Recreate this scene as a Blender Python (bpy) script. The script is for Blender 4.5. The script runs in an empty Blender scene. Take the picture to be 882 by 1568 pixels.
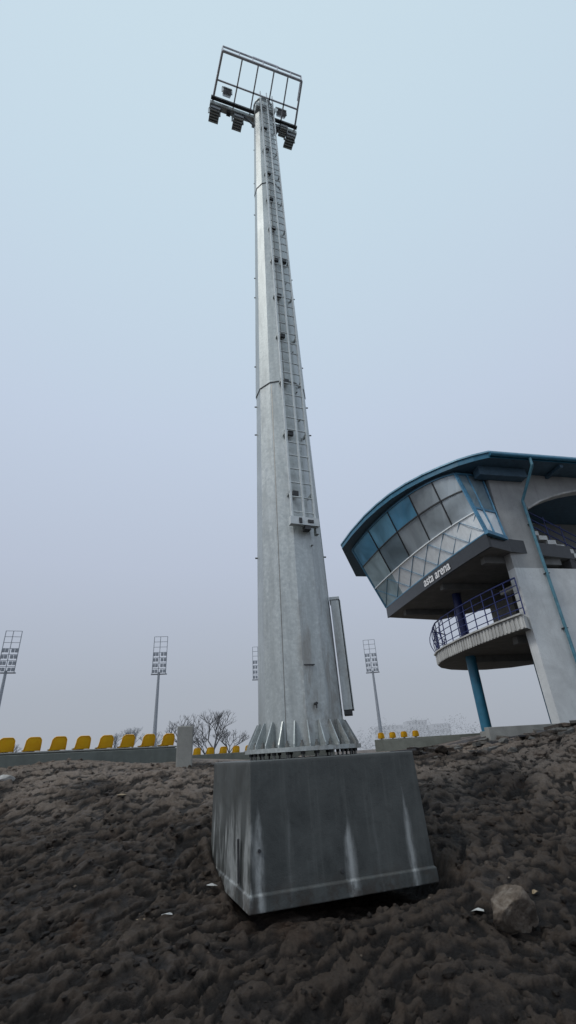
import bpy, math, random
import numpy as np
from mathutils import Vector, Matrix
random.seed(7)
S=bpy.context.scene
S.view_settings.view_transform='Standard'
S.view_settings.look='None'
S.view_settings.exposure=0

# ------------------------------------------------------------------ node helpers
class NT:
    def __init__(s,name):
        s.m=bpy.data.materials.new(name); s.m.use_nodes=True
        s.t=s.m.node_tree; s.n=s.t.nodes; s.l=s.t.links
        s.b=s.n['Principled BSDF']
    def new(s,t,**k):
        n=s.n.new(t)
        for a,v in k.items(): setattr(n,a,v)
        return n
    def put(s,sock,v):
        if hasattr(v,'is_linked') or hasattr(v,'links'): s.l.new(v,sock)
        else: sock.default_value=v
    def coord(s,which='Object',scale=(1,1,1),rot=(0,0,0)):
        c=s.new('ShaderNodeTexCoord'); m=s.new('ShaderNodeMapping')
        m.inputs['Scale'].default_value=scale; m.inputs['Rotation'].default_value=rot
        s.l.new(c.outputs[which],m.inputs['Vector']); return m.outputs['Vector']
    def noise(s,vec,scale,detail=6,rough=.55,dist=0.):
        n=s.new('ShaderNodeTexNoise'); s.l.new(vec,n.inputs['Vector'])
        n.inputs['Scale'].default_value=scale; n.inputs['Detail'].default_value=detail
        n.inputs['Roughness'].default_value=rough; n.inputs['Distortion'].default_value=dist
        return n.outputs['Fac']
    def ramp(s,fac,stops):
        r=s.new('ShaderNodeValToRGB'); s.l.new(fac,r.inputs['Fac'])
        e=r.color_ramp.elements
        while len(e)<len(stops): e.new(.5)
        for el,(p,c) in zip(e,stops):
            el.position=p
            el.color=(c,c,c,1) if isinstance(c,(int,float)) else (c[0],c[1],c[2],1)
        return r.outputs['Color']
    def mix(s,fac,a,b,bt='MIX'):
        m=s.new('ShaderNodeMix',data_type='RGBA',blend_type=bt)
        s.put(m.inputs[0],fac)
        for sk,v in ((m.inputs[6],a),(m.inputs[7],b)):
            if isinstance(v,tuple): sk.default_value=(v[0],v[1],v[2],1)
            else: s.l.new(v,sk)
        return m.outputs[2]
    def math(s,op,a,b=0.,c=0.,clamp=False):
        m=s.new('ShaderNodeMath',operation=op,use_clamp=clamp)
        s.put(m.inputs[0],a); s.put(m.inputs[1],b)
        if len(m.inputs)>2: s.put(m.inputs[2],c)
        return m.outputs[0]
    def mrange(s,v,a,b,c=0.,d=1.,smooth=True):
        m=s.new('ShaderNodeMapRange'); m.interpolation_type='SMOOTHSTEP' if smooth else 'LINEAR'
        s.put(m.inputs[0],v)
        for i,x in enumerate((a,b,c,d)): m.inputs[i+1].default_value=x
        return m.outputs[0]
    def bump(s,h,strength=.5,dist=.02,prev=None):
        b=s.new('ShaderNodeBump'); b.inputs['Strength'].default_value=strength
        b.inputs['Distance'].default_value=dist; s.l.new(h,b.inputs['Height'])
        if prev: s.l.new(prev,b.inputs['Normal'])
        s.l.new(b.outputs[0],s.b.inputs['Normal']); return b.outputs[0]
    def col(s,v): 
        if isinstance(v,tuple): s.b.inputs['Base Color'].default_value=(v[0],v[1],v[2],1)
        else: s.l.new(v,s.b.inputs['Base Color'])
    def set(s,rough=None,metal=None,spec=None):
        if rough is not None: s.put(s.b.inputs['Roughness'],rough)
        if metal is not None: s.put(s.b.inputs['Metallic'],metal)
        if spec is not None: s.put(s.b.inputs['Specular IOR Level'],spec)
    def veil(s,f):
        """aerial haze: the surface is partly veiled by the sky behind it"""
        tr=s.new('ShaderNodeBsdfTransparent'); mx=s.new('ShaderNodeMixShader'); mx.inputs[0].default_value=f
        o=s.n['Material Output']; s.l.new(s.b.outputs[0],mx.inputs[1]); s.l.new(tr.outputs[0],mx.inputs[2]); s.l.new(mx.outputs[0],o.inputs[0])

def simple(name,c,rough=.6,metal=0.,var=.25,scale=6.,bump=0.,vert=False,veil=0.):
    t=NT(name)
    v=t.coord('Object',(1,1,.15) if vert else (1,1,1))
    n=t.noise(v,scale,8,.6)
    lo=tuple(x*(1-var) for x in c); hi=tuple(min(1,x*(1+var)) for x in c)
    t.col(t.ramp(n,[(.3,lo),(.7,hi)])); t.set(rough,metal)
    if bump: t.bump(t.noise(t.coord(),scale*8,4),bump,.01)
    if veil: t.veil(veil)
    return t.m

# ------------------------------------------------------------------ mesh builder
class MB:
    def __init__(s): s.v=[];s.f=[];s.mi=[];s.sm=[];s.mats=[]
    def m(s,mat):
        if mat not in s.mats: s.mats.append(mat)
        return s.mats.index(mat)
    def add(s,vs,fs,mat,smooth=False):
        o=len(s.v); s.v+= [tuple(p) for p in vs]; k=s.m(mat)
        for f in fs: s.f.append(tuple(i+o for i in f)); s.mi.append(k); s.sm.append(smooth)
    def hexa(s,p,mat):
        s.add(p,[(3,2,1,0),(4,5,6,7),(0,1,5,4),(1,2,6,5),(2,3,7,6),(3,0,4,7)],mat)
    def box(s,c,size,mat,ex=(1,0,0),ey=(0,1,0),ez=(0,0,1)):
        c=Vector(c);ex=Vector(ex).normalized()*size[0]/2;ey=Vector(ey).normalized()*size[1]/2;ez=Vector(ez).normalized()*size[2]/2
        s.hexa([c-ex-ey-ez,c+ex-ey-ez,c+ex+ey-ez,c-ex+ey-ez,c-ex-ey+ez,c+ex-ey+ez,c+ex+ey+ez,c-ex+ey+ez],mat)
    def beam(s,p,q,w,h,mat,up=(0,0,1)):
        p=Vector(p);q=Vector(q);d=q-p;L=d.length
        if L<1e-6:return
        d/=L; u=Vector(up)
        if abs(d.dot(u))>.98: u=Vector((1,0,0))
        x=d.cross(u).normalized(); y=x.cross(d).normalized()
        s.box((p+q)/2,(w,h,L),mat,x,y,d)
    def tube(s,p,q,r,mat,n=10,r2=None,smooth=True,caps=True):
        if r2 is None:r2=r
        p=Vector(p);q=Vector(q);d=(q-p)
        if d.length<1e-6:return
        d.normalize(); u=Vector((0,0,1)) if abs(d.z)<.95 else Vector((1,0,0))
        x=d.cross(u).normalized();y=d.cross(x)
        vs=[];
        for i in range(n):
            a=2*math.pi*i/n; o=x*math.cos(a)+y*math.sin(a); vs.append(p+o*r); vs.append(q+o*r2)
        fs=[(2*i,2*((i+1)%n),2*((i+1)%n)+1,2*i+1) for i in range(n)]
        s.add(vs,fs,mat,smooth)
        if caps:
            s.add([vs[2*i] for i in range(n)],[tuple(range(n))],mat); s.add([vs[2*i+1] for i in range(n)],[tuple(range(n))[::-1]],mat)
    def path(s,pts,r,mat,n=6):
        for a,b in zip(pts,pts[1:]): s.tube(a,b,r,mat,n)
    def prism(s,poly,z0,z1,mat,matside=None):
        n=len(poly)
        b=[(p[0],p[1],z0) for p in poly]; t=[(p[0],p[1],z1) for p in poly]
        s.add(b,[tuple(range(n))],mat); s.add(t,[tuple(range(n))],mat)
        s.add(b+t,[(i,(i+1)%n,(i+1)%n+n,i+n) for i in range(n)],matside or mat)
    def build(s,name,parent=None,bevel=0.):
        me=bpy.data.meshes.new(name); me.from_pydata(s.v,[],s.f)
        for mt in s.mats: me.materials.append(mt)
        me.polygons.foreach_set('material_index',s.mi); me.polygons.foreach_set('use_smooth',s.sm)
        me.update()
        import bmesh
        bm=bmesh.new(); bm.from_mesh(me); bmesh.ops.recalc_face_normals(bm,faces=bm.faces); bm.to_mesh(me); bm.free()
        o=bpy.data.objects.new(name,me); S.collection.objects.link(o)
        if parent: o.parent=parent
        if bevel:
            m=o.modifiers.new('bevel','BEVEL'); m.width=bevel; m.segments=2; m.limit_method='ANGLE'
        return o
def empty(name,loc=(0,0,0)):
    o=bpy.data.objects.new(name,None); S.collection.objects.link(o); o.location=loc; o.empty_display_size=.3; return o

# ------------------------------------------------------------------ camera / world / sun
TH=math.radians(27.4); R=math.radians(3.6)
ri0=Vector((1,0,0)); up0=Vector((0,-math.sin(TH),math.cos(TH))); fw=Vector((0,math.cos(TH),math.sin(TH)))
ri=ri0*math.cos(R)-up0*math.sin(R); up=ri0*math.sin(R)+up0*math.cos(R)
cam=bpy.data.cameras.new('camera'); co=bpy.data.objects.new('camera',cam); S.collection.objects.link(co)
M=Matrix((ri,up,-fw)).transposed().to_4x4(); co.matrix_world=M
cam.sensor_width=36; cam.lens=715/1568*36; cam.clip_end=3000; cam.clip_start=.05
S.camera=co

SUN_EL=math.radians(48); SUN_AZ=math.radians(-125)   # azimuth from +Y toward +X (behind-left of the viewer)
w=bpy.data.worlds.new('World'); S.world=w; w.use_nodes=True
n=w.node_tree.nodes; l=w.node_tree.links; n.clear()
out=n.new('ShaderNodeOutputWorld'); mixs=n.new('ShaderNodeMixShader'); b1=n.new('ShaderNodeBackground'); b2=n.new('ShaderNodeBackground')
sky=n.new('ShaderNodeTexSky'); sky.sky_type='NISHITA'; sky.sun_disc=False; sky.sun_elevation=SUN_EL; sky.sun_rotation=SUN_AZ
sky.dust_density=4; sky.air_density=1
l.new(sky.outputs[0],b1.inputs[0]); b1.inputs[1].default_value=.08
tc=n.new('ShaderNodeTexCoord'); sx=n.new('ShaderNodeSeparateXYZ'); cr=n.new('ShaderNodeValToRGB')
l.new(tc.outputs['Generated'],sx.inputs[0]); l.new(sx.outputs['Z'],cr.inputs[0]); l.new(cr.outputs[0],b2.inputs[0])
st=[(0,(.395,.430,.490)),(.12,(.42,.46,.53)),(.35,(.51,.57,.69)),(.6,(.57,.66,.80)),(.85,(.60,.74,.85)),(1,(.63,.78,.87))]
e=cr.color_ramp.elements
while len(e)<len(st): e.new(.5)
for el,(p,c) in zip(e,st): el.position=p; el.color=(*c,1)
b2.inputs[1].default_value=1.0
mixs.inputs[0].default_value=.92
l.new(b1.outputs[0],mixs.inputs[1]); l.new(b2.outputs[0],mixs.inputs[2]); l.new(mixs.outputs[0],out.inputs[0])
sd=bpy.data.lights.new('sun','SUN'); sd.energy=1.1; sd.angle=math.radians(14); sd.color=(1,.96,.90)
so=bpy.data.objects.new('sun',sd); S.collection.objects.link(so)
sdir=Vector((math.sin(SUN_AZ)*math.cos(SUN_EL),math.cos(SUN_AZ)*math.cos(SUN_EL),math.sin(SUN_EL)))
so.rotation_euler=sdir.to_track_quat('Z','Y').to_euler()

# ------------------------------------------------------------------ terrain height
def h2(xi,yi,seed):
    h=(xi.astype(np.int64)*374761393+yi.astype(np.int64)*668265263+seed*982451653)&0xffffffff
    h=((h^(h>>13))*1274126177)&0xffffffff
    h=(h^(h>>16))&0xffffffff
    return h/4294967295.
def vn(x,y,seed=0):
    xi=np.floor(x);yi=np.floor(y);fx=x-xi;fy=y-yi
    fx=fx*fx*fx*(fx*(fx*6-15)+10);fy=fy*fy*fy*(fy*(fy*6-15)+10)
    a=h2(xi,yi,seed);b=h2(xi+1,yi,seed);c=h2(xi,yi+1,seed);d=h2(xi+1,yi+1,seed)
    return (a*(1-fx)+b*fx)*(1-fy)+(c*(1-fx)+d*fx)*fy
def fbm(x,y,o=4,seed=0):
    t=0;a=.5;s=0
    for i in range(o):
        cx=x*math.cos(.6*i)-y*math.sin(.6*i); cy=x*math.sin(.6*i)+y*math.cos(.6*i)
        t=t+a*vn(cx+17.3*i,cy-9.1*i,seed+i);s+=a;a*=.52;x=x*2.03;y=y*2.03
    return t/s
def ss(x,a,b):
    t=np.clip((x-a)/(b-a),0,1);return t*t*(3-2*t)
def clods(x,y,seed,dens=1.):
    """union of randomly sized, faceted lumps on a jittered grid"""
    xi=np.floor(x);yi=np.floor(y);best=np.zeros_like(x)
    for dx in (-1,0,1):
        for dy in (-1,0,1):
            cx=xi+dx;cy=yi+dy
            px=cx+h2(cx,cy,seed);py=cy+h2(cx,cy,seed+1);r=.22+.55*h2(cx,cy,seed+2)**2.2
            an=h2(cx,cy,seed+3)*3.14; ax=x-px; ay=y-py
            u=ax*np.cos(an)+ay*np.sin(an); v=(-ax*np.sin(an)+ay*np.cos(an))*1.5
            d=np.maximum(np.abs(u+.35*v),np.maximum(np.abs(v),np.abs(.6*u-.8*v)))/r
            tilt=1+.6*u/r
            hgt=np.clip((1-d)*1.9,0,1)**.75*r*tilt*(h2(cx,cy,seed+4)<dens)*.75
            best=np.maximum(best,hgt)
    return best
def prints(x,y,seed,sc_,ang):
    """elongated boot-slide hollows with a raised lip at the downhill end"""
    u=(x*math.cos(ang)+y*math.sin(ang))*sc_*.62; v=(-x*math.sin(ang)+y*math.cos(ang))*sc_*1.35
    xi=np.floor(u);yi=np.floor(v);o=np.zeros_like(u)
    for dx in (-1,0,1):
        for dy in (-1,0,1):
            cx=xi+dx;cy=yi+dy
            on=h2(cx,cy,seed+4)<.62
            a=u-(cx+.2+.6*h2(cx,cy,seed)); b=v-(cy+.2+.6*h2(cx,cy,seed+1))
            tw=(h2(cx,cy,seed+2)-.5)*1.1; a,b=a*np.cos(tw)+b*np.sin(tw),-a*np.sin(tw)+b*np.cos(tw)
            r=.55+.5*h2(cx,cy,seed+3)
            d=np.sqrt((a/.42)**2+(b/.33)**2)/r
            bowl=-(1-ss(d,.60,.85)); lip=np.exp(-((d-.98)/.12)**2)*.5*(a<0.1)
            o=o+on*(bowl+lip)
    return np.clip(o,-1.1,.7)
BD=np.array([.931,.364]);BN=np.array([-.364,.931]);BO=np.array([-.62,6.1])
def Hs(x,y):
    z=np.interp(y,[-40,0,3,4.5,6,7,8,9.5,11,12.5,14,24,45,900],[-2.5,-2.15,-1.98,-1.82,-1.5,-1.26,-.98,-.56,-.24,-.14,-.12,-.15,-.6,-.6])
    c=np.interp(x,[-14,-5.5,-1.7,2.5,5,7,9,20],[.4,.28,-.02,.0,.1,.38,.52,.5])
    z=z+c*ss(y,8,12)*(1-ss(y,24,40))
    return z
def H(x,y):
    x=np.asarray(x,float);y=np.asarray(y,float)
    z=Hs(x,y)
    near=1-ss(y,13,22)
    wx=x+.30*(fbm(x*1.7,y*1.7,3,90)-.5)+.07*(fbm(x*9,y*9,3,97)-.5); wy=y+.30*(fbm(x*1.7,y*1.7,3,95)-.5)+.07*(fbm(x*9,y*9,3,99)-.5)
    wu=wx*.80+wy*.6; wv=-wx*.6+wy*.80
    n=.26*(fbm(x*.75,y*.75,3,1)-.5)
    s1=fbm(wu*1.1,wv*2.6,5,11); n=n+.060*(ss(s1,.45,.55)-.5)
    s2=fbm(wu*2.6,wv*4.6,4,21); n=n+.034*(ss(s2,.46,.54)-.5)
    s3=fbm(wx*5.5,wy*6.5,4,25); n=n+.020*(ss(s3,.45,.55)-.5)
    n=n+.040*prints(wx,wy,301,2.4,.75)*ss(fbm(x*.7,y*.7,2,77),.34,.5)
    n=n+.020*prints(wx+3.3,wy-1.7,331,4.6,.35)
    m1=ss(fbm(x*.9,y*.9,2,51),.44,.62)
    n=n+.07*clods(wx*3.0,wy*3.2,201,.25)*m1
    n=n+.065*clods(wx*7.0,wy*7.5,211,.40)*(.30+.70*m1)
    n=n+.036*clods(wx*13,wy*14,221,.50)
    n=n+.034*(fbm(wx*13,wy*13,4,61)-.5)
    n=n-.01
    amp=near*(.55+.45*ss(13.-y,0,3.))
    z=z+n*(amp+.03)
    s=(x-BO[0])*BD[0]+(y-BO[1])*BD[1]; t=(x-BO[0])*BN[0]+(y-BO[1])*BN[1]
    mk=ss(s,-.12,.15)*(1-ss(s,2.25,2.6))*ss(t,-.60,-.12)*(1-ss(t,1.9,2.3))
    zt=-1.53-.12*ss(s,.3,1.6)+.35*n
    z=z*(1-mk)+np.minimum(z,zt)*mk
    mk2=ss(s,-.9,-.1)*(1-ss(s,0,.25))*ss(t,-.2,.2)*(1-ss(t,2,2.6))
    z=z-.06*mk2
    return z
def Hz(x,y): return float(H(np.array([x]),np.array([y]))[0])

def axis(lo,hi,step,far_lo,far_hi,g=1.12):
    a=list(np.arange(lo,hi,step)); s=step;x=a[-1]
    while x<far_hi: s*=g;x+=s;a.append(x)
    s=step;x=a[0];b=[]
    while x>far_lo: s*=g;x-=s;b.append(x)
    return np.array(b[::-1]+a)
xs=axis(-6.2,7.2,.0185,-900,900,1.08); ys=np.concatenate([axis(4.3,9.0,.0165,-40,9.0,1.08)[:-1],axis(9.0,12.5,.028,8.98,1500,1.08)[1:]])
ys=np.unique(np.round(ys,5))
X,Y=np.meshgrid(xs,ys); Z=H(X,Y)
nx,ny=len(xs),len(ys)
co3=np.stack([X.ravel(),Y.ravel(),Z.ravel()],1).astype(np.float32)
ii,jj=np.meshgrid(np.arange(nx-1),np.arange(ny-1)); a=(jj*nx+ii).ravel()
quads=np.stack([a,a+1,a+1+nx,a+nx],1).astype(np.int32)
me=bpy.data.meshes.new('ground')
me.vertices.add(len(co3)); me.vertices.foreach_set('co',co3.ravel())
me.loops.add(quads.size); me.loops.foreach_set('vertex_index',quads.ravel())
me.polygons.add(len(quads)); me.polygons.foreach_set('loop_start',np.arange(0,quads.size,4,dtype=np.int32))
me.polygons.foreach_set('use_smooth',np.ones(len(quads),bool))
me.update(calc_edges=True); me.validate()
# how high each spot stands above its surroundings: painted shade, hollows darkened and raised lumps paled
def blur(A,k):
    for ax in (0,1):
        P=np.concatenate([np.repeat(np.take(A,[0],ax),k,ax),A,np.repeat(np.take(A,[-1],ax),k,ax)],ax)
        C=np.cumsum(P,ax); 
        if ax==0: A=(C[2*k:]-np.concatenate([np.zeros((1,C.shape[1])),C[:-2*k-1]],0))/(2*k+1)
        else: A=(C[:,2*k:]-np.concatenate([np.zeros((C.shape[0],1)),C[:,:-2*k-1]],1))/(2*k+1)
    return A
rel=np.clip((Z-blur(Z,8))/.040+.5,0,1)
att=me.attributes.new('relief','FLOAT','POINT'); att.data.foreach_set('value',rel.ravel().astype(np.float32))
ground=bpy.data.objects.new('ground',me); S.collection.objects.link(ground)

def soil(name,useatt=True):
    t=NT(name); v=t.coord('Object')
    big=t.noise(v,.55,5,.6,.6); med=t.noise(v,3.2,9,.70,.5); fine=t.noise(v,38,6,.7)
    k=med
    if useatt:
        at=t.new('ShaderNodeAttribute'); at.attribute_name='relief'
        k=t.math('ADD',t.math('MULTIPLY',med,.60),t.math('MULTIPLY',at.outputs['Fac'],.40))  # relief puts shading into the soil colour: darker hollows, paler tops
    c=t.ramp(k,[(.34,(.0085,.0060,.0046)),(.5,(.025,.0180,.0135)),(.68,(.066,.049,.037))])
    sp=t.new('ShaderNodeSeparateXYZ'); t.l.new(t.coord('Object'),sp.inputs[0])
    dry=t.math('MULTIPLY',t.mrange(sp.outputs['Y'],7.6,10.4),t.mrange(big,.40,.52))
    dry2=t.math('MULTIPLY',t.mrange(sp.outputs['Y'],3.5,7.5),t.mrange(t.noise(v,1.3,5,.6,.5),.50,.68))
    dry=t.math('MAXIMUM',t.math('MULTIPLY',dry,.95),t.math('MULTIPLY',dry2,.28))
    dry=t.math('MULTIPLY',dry,t.mrange(k,.36,.58,.12,1))
    dc=t.ramp(fine,[(.3,(.155,.118,.092)),(.7,(.30,.245,.20))])
    c=t.mix(dry,c,dc)
    rust=t.mrange(t.noise(t.coord('Object',(1,.6,1)),.9,4,.6,.4),.58,.72,0,.42)
    c=t.mix(rust,c,(.070,.034,.015))
    spk=t.mrange(t.noise(v,95,3,.6),.67,.74,0,.5)
    c=t.mix(spk,c,(.15,.125,.10))
    t.col(c)
    t.set(t.mrange(med,.3,.7,.45,.9),None,.32)
    b=t.bump(t.noise(v,13,9,.75),1.,.07)
    b=t.bump(t.noise(v,42,6,.7),.8,.022,b)
    t.bump(t.noise(v,130,4,.7),.6,.009,b)
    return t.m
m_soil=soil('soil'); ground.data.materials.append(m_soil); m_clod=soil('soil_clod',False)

# ------------------------------------------------------------------ materials
def steel(name,base=.42,dirty=True):
    t=NT(name); v=t.coord('Object'); vs=t.coord('Object',(1,1,.12))
    n1=t.noise(v,16,8,.7); n2=t.noise(vs,7,8,.65); n3=t.noise(v,1.3,4,.6)
    c=t.ramp(n1,[(.3,(base*.74,base*.80,base*.79)),(.7,(base*1.12,base*1.20,base*1.19))])
    c=t.mix(t.mrange(n2,.42,.66,0,.5),c,(base*.58,base*.62,base*.61))
    c=t.mix(t.mrange(n3,.5,.75,0,.35),c,(base*1.3,base*1.37,base*1.38))
    vo=t.new('ShaderNodeTexVoronoi'); t.l.new(v,vo.inputs['Vector']); vo.inputs['Scale'].default_value=34
    c=t.mix(t.mrange(vo.outputs['Color'],.2,.9,0,.28,False),c,(base*.6,base*.65,base*.66))
    if dirty:
        sp=t.new('ShaderNodeSeparateXYZ'); t.l.new(t.coord('Object'),sp.inputs[0])
        d=t.math('MULTIPLY',t.mrange(sp.outputs['Z'],4.2,1.0),t.mrange(t.noise(t.coord('Object',(1,1,.35)),3.2,8,.7,.6),.46,.64,0,.6))
        d=t.math('MULTIPLY',d,t.mrange(sp.outputs['X'],-.05,.12))
        c=t.mix(d,c,(.22,.195,.165))
        d2=t.math('MULTIPLY',t.mrange(sp.outputs['Z'],7,2),t.mrange(t.noise(t.coord('Object',(1,1,.05)),26,4,.6),.60,.70,0,.30))
        c=t.mix(d2,c,(.62,.66,.66))
    t.col(c); t.set(t.mrange(n1,.3,.7,.34,.54),.48)
    t.bump(n1,.15,.004)
    return t.m
m_steel=steel('galvanised_steel',.51); m_steel2=steel('galvanised_fittings',.50,False)
m_dark=simple('dark_metal',(.05,.052,.055),.5,.3); m_bolt=simple('bolt_steel',(.20,.20,.19),.45,.6)
m_lumglass=simple('luminaire_body',(.20,.21,.22),.4,.2)
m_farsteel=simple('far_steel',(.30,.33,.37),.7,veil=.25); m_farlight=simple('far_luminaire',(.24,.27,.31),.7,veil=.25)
m_teal=simple('teal_paint',(.02,.14,.23),.45,.0,.2,4)
m_blue=simple('blue_paint',(.018,.03,.14),.4)
m_blue2=simple('sky_blue_frame',(.08,.23,.36),.4)
m_black=simple('black_cladding',(.024,.027,.030),.35)
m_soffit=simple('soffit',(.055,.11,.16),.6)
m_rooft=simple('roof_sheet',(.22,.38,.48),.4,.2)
m_intr=simple('interior_wall',(.06,.06,.065),.8)
m_white=simple('white_panel',(.82,.86,.87),.45,0,.08)
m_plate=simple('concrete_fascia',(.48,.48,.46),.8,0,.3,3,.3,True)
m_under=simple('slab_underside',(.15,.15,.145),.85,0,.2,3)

def wallmat(name,base,scale=1.2):
    t=NT(name); v=t.coord(); a=t.noise(v,scale,8,.65,.4); b=t.noise(t.coord('Object',(1,1,.1)),5,8,.6); f=t.noise(v,40,4,.6)
    c=t.ramp(a,[(.3,tuple(x*.78 for x in base)),(.7,tuple(x*1.12 for x in base))])
    c=t.mix(t.mrange(b,.5,.72,0,.4),c,tuple(x*.62 for x in base))
    cr_=t.noise(t.coord('Object',(1,1,1)),2.0,6,.7,1.5)
    crack=t.mrange(t.math('ABSOLUTE',t.math('SUBTRACT',cr_,.5)),.006,.0,0,.5)
    c=t.mix(crack,c,tuple(x*.5 for x in base))
    t.col(c); t.set(.85); t.bump(f,.25,.006); return t.m
m_wall_hi=wallmat('render_grey',(.36,.365,.36)); m_wall_lo=wallmat('render_pale',(.66,.68,.675))
m_conc=wallmat('old_concrete',(.28,.28,.26),3)

def glass(name,c,rough=.12):
    t=NT(name); v=t.coord(); a=t.noise(v,.7,3,.5,.8)
    t.col(t.ramp(a,[(.35,tuple(x*.72 for x in c)),(.65,tuple(x*1.25 for x in c))])); t.set(rough,0,.5); return t.m
g_blue=glass('glass_blue',(.13,.37,.56)); g_blue3=glass('glass_light_blue',(.20,.46,.63)); g_grey=glass('glass_grey',(.33,.38,.41)); g_dark=glass('glass_dark',(.20,.27,.31))
g_pale=glass('glass_pale',(.42,.55,.59))

# concrete of the foundation block
t=NT('wet_concrete'); v=t.coord()
a=t.noise(v,2.2,8,.65,.3); f=t.noise(v,60,5,.7); vs=t.noise(t.coord('Object',(1,1,.06)),14,6,.6)
c=t.ramp(a,[(.3,(.046,.051,.050)),(.7,(.092,.099,.096))])
c=t.mix(t.mrange(vs,.5,.74,0,.28),c,(.14,.148,.14))
c=t.mix(t.mrange(t.noise(v,7,6,.7),.52,.7,0,.4),c,(.033,.036,.035))
sp=t.new('ShaderNodeSeparateXYZ'); t.l.new(t.coord(),sp.inputs[0]); sxx,syy,szz=sp.outputs
wob=t.math('MULTIPLY',t.math('SUBTRACT',t.noise(t.coord('Object',(1,1,.6)),3,3),.5),.08)
xw=t.math('ADD',sxx,wob); edge=t.math('MULTIPLY',t.noise(t.coord('Object',(1,1,.12)),30,4,.6),.06)
total=None
front=t.mrange(syy,.06,.0)
for (x0,wd,zt,zb,st_) in ((.07,.05,-.40,-.85,.8),(1.16,.058,-.58,-1.05,.85),(1.95,.048,-.34,-.95,.7),(.42,.02,-.2,-.8,.12),(1.5,.02,-.15,-.9,.12)):
    d=t.math('ADD',t.math('ABSOLUTE',t.math('SUBTRACT',xw,x0)),edge)
    zz=t.mrange(szz,zt,zb)
    wz=t.math('ADD',t.math('MULTIPLY',zz,wd),.018)
    r=t.math('DIVIDE',d,wz)
    mk=t.math('MULTIPLY',t.math('MULTIPLY',t.mrange(r,1.7,.30),t.mrange(szz,zt+.08,zt-.35)),st_)
    total=mk if total is None else t.math('MAXIMUM',total,mk)
total=t.math('MULTIPLY',total,front)
left=t.math('MULTIPLY',t.mrange(sxx,.04,.0),t.mrange(t.noise(t.coord('Object',(1,1.4,.35)),3.2,6,.6,.4),.45,.62,0,.65))
left=t.math('MULTIPLY',left,t.mrange(szz,-.35,-.85))
total=t.math('MAXIMUM',total,left)
total=t.math('MULTIPLY',total,t.mrange(t.noise(t.coord('Object',(1,1,.3)),18,5,.6),.25,.6,.30,1))
c=t.mix(total,c,(.44,.46,.455))
mud=t.math('MULTIPLY',t.mrange(szz,-1.10,-1.42),t.mrange(t.noise(v,6,6,.7),.42,.6,0,.7))
c=t.mix(mud,c,(.045,.035,.027))
rim=t.mrange(szz,-.10,-.05,0,.30); c=t.mix(rim,c,(.17,.175,.168))
t.col(c); t.set(t.mrange(a,.3,.7,.42,.72),0,.4)
vo=t.new('ShaderNodeTexVoronoi'); t.l.new(v,vo.inputs['Vector']); vo.inputs['Scale'].default_value=22
pore=t.mrange(vo.outputs['Distance'],.10,.16)
pn=t.bump(f,.35,.006); pn=t.bump(pore,.25,.006,pn); t.bump(a,.3,.03,pn)
m_block=t.m

# ------------------------------------------------------------------ foundation block
blk=MB()
z0,z1=-1.42,-.045; fl=.035
def ring(ex,z): return [(-ex,-ex,z),(2.2+ex,-ex,z),(2.2+ex,2.0+ex,z),(-ex,2.0+ex,z)]
lv=[ring(fl+.018,z0),ring(fl+.014,-1.275),ring(fl-.006,-1.268),ring(0,z1)]
vs=[p for r_ in lv for p in r_]; fs=[(3,2,1,0)]+[(4*k+i,4*k+(i+1)%4,4*k+4+(i+1)%4,4*k+4+i) for k in range(3) for i in range(4)]+[(12,13,14,15)]
blk.add(vs,fs,m_block)
foundation=empty('concrete_foundation',(0,0,0))
b=blk.build('block',foundation,.022)
b.location=(BO[0],BO[1],0); b.rotation_euler=(0,0,math.atan2(BD[1],BD[0]))
st2=MB()
def BW(s,t_,z): return (BO[0]+BD[0]*s+BN[0]*t_, BO[1]+BD[1]*s+BN[1]*t_, z)
for s_,z_ in ((1.03,-1.18),(.08,-.9)):
    st2.tube(BW(s_,-.045,z_),BW(s_,.02,z_),.018,m_dark,10)
st2.beam(BW(-.055,.35,-.82),BW(-.055,.35,-1.22),.05,.02,m_dark)
st2.build('form_ties',foundation)

# ------------------------------------------------------------------ mast
mast=empty('floodlight_mast',(0,7.5,0))
ZT=18.75
def RR(z): return .635-(.635-.255)*(z-.08)/(ZT-.08)
def dirp(ph): ph=math.radians(ph); return Vector((math.sin(ph),-math.cos(ph),0))
PH0=22.
verts_ang=[PH0-15+30*k for k in range(12)]
mb=MB()
def section(za,zb,off):
    n=12; nz=max(2,int((zb-za)/1.2)); vv=[]
    for k in range(nz+1):
        z=za+(zb-za)*k/nz
        for a_ in verts_ang: vv.append(dirp(a_)*(RR(z)+off)+Vector((0,0,z)))
    ff=[(k*n+i,k*n+(i+1)%n,(k+1)*n+(i+1)%n,(k+1)*n+i) for k in range(nz) for i in range(n)]
    ff+=[tuple(range(n))[::-1],tuple(range(nz*n,nz*n+n))]
    mb.add(vv,ff,m_steel)
section(.08,6.9,0); section(6.55,13.95,.016); section(13.8,ZT,.030)
pole=mb.build('pole',mast,.012)
sm=MB()
for ph,za,zb,off in ((verts_ang[11]+3,.1,6.5,.0),(verts_ang[5],.1,6.5,0),(verts_ang[0]+3,6.6,13.8,.016)):
    k=12
    for i in range(k):
        a_=za+(zb-za)*i/k; b_=za+(zb-za)*(i+1)/k
        f=.9755
        sm.beam(dirp(ph)*(RR(a_)*f+off)+Vector((0,0,a_)),dirp(ph)*(RR(b_)*f+off)+Vector((0,0,b_)),.018,.016,m_bolt,dirp(ph))
def ringband(z,h,off,mat):
    vv=[];n=12
    for zz in (z,z+h):
        for a_ in verts_ang: vv.append(dirp(a_)*(RR(zz)+off)+Vector((0,0,zz)))
    sm.add(vv,[(i,(i+1)%n,n+(i+1)%n,n+i) for i in range(n)],mat)
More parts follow.
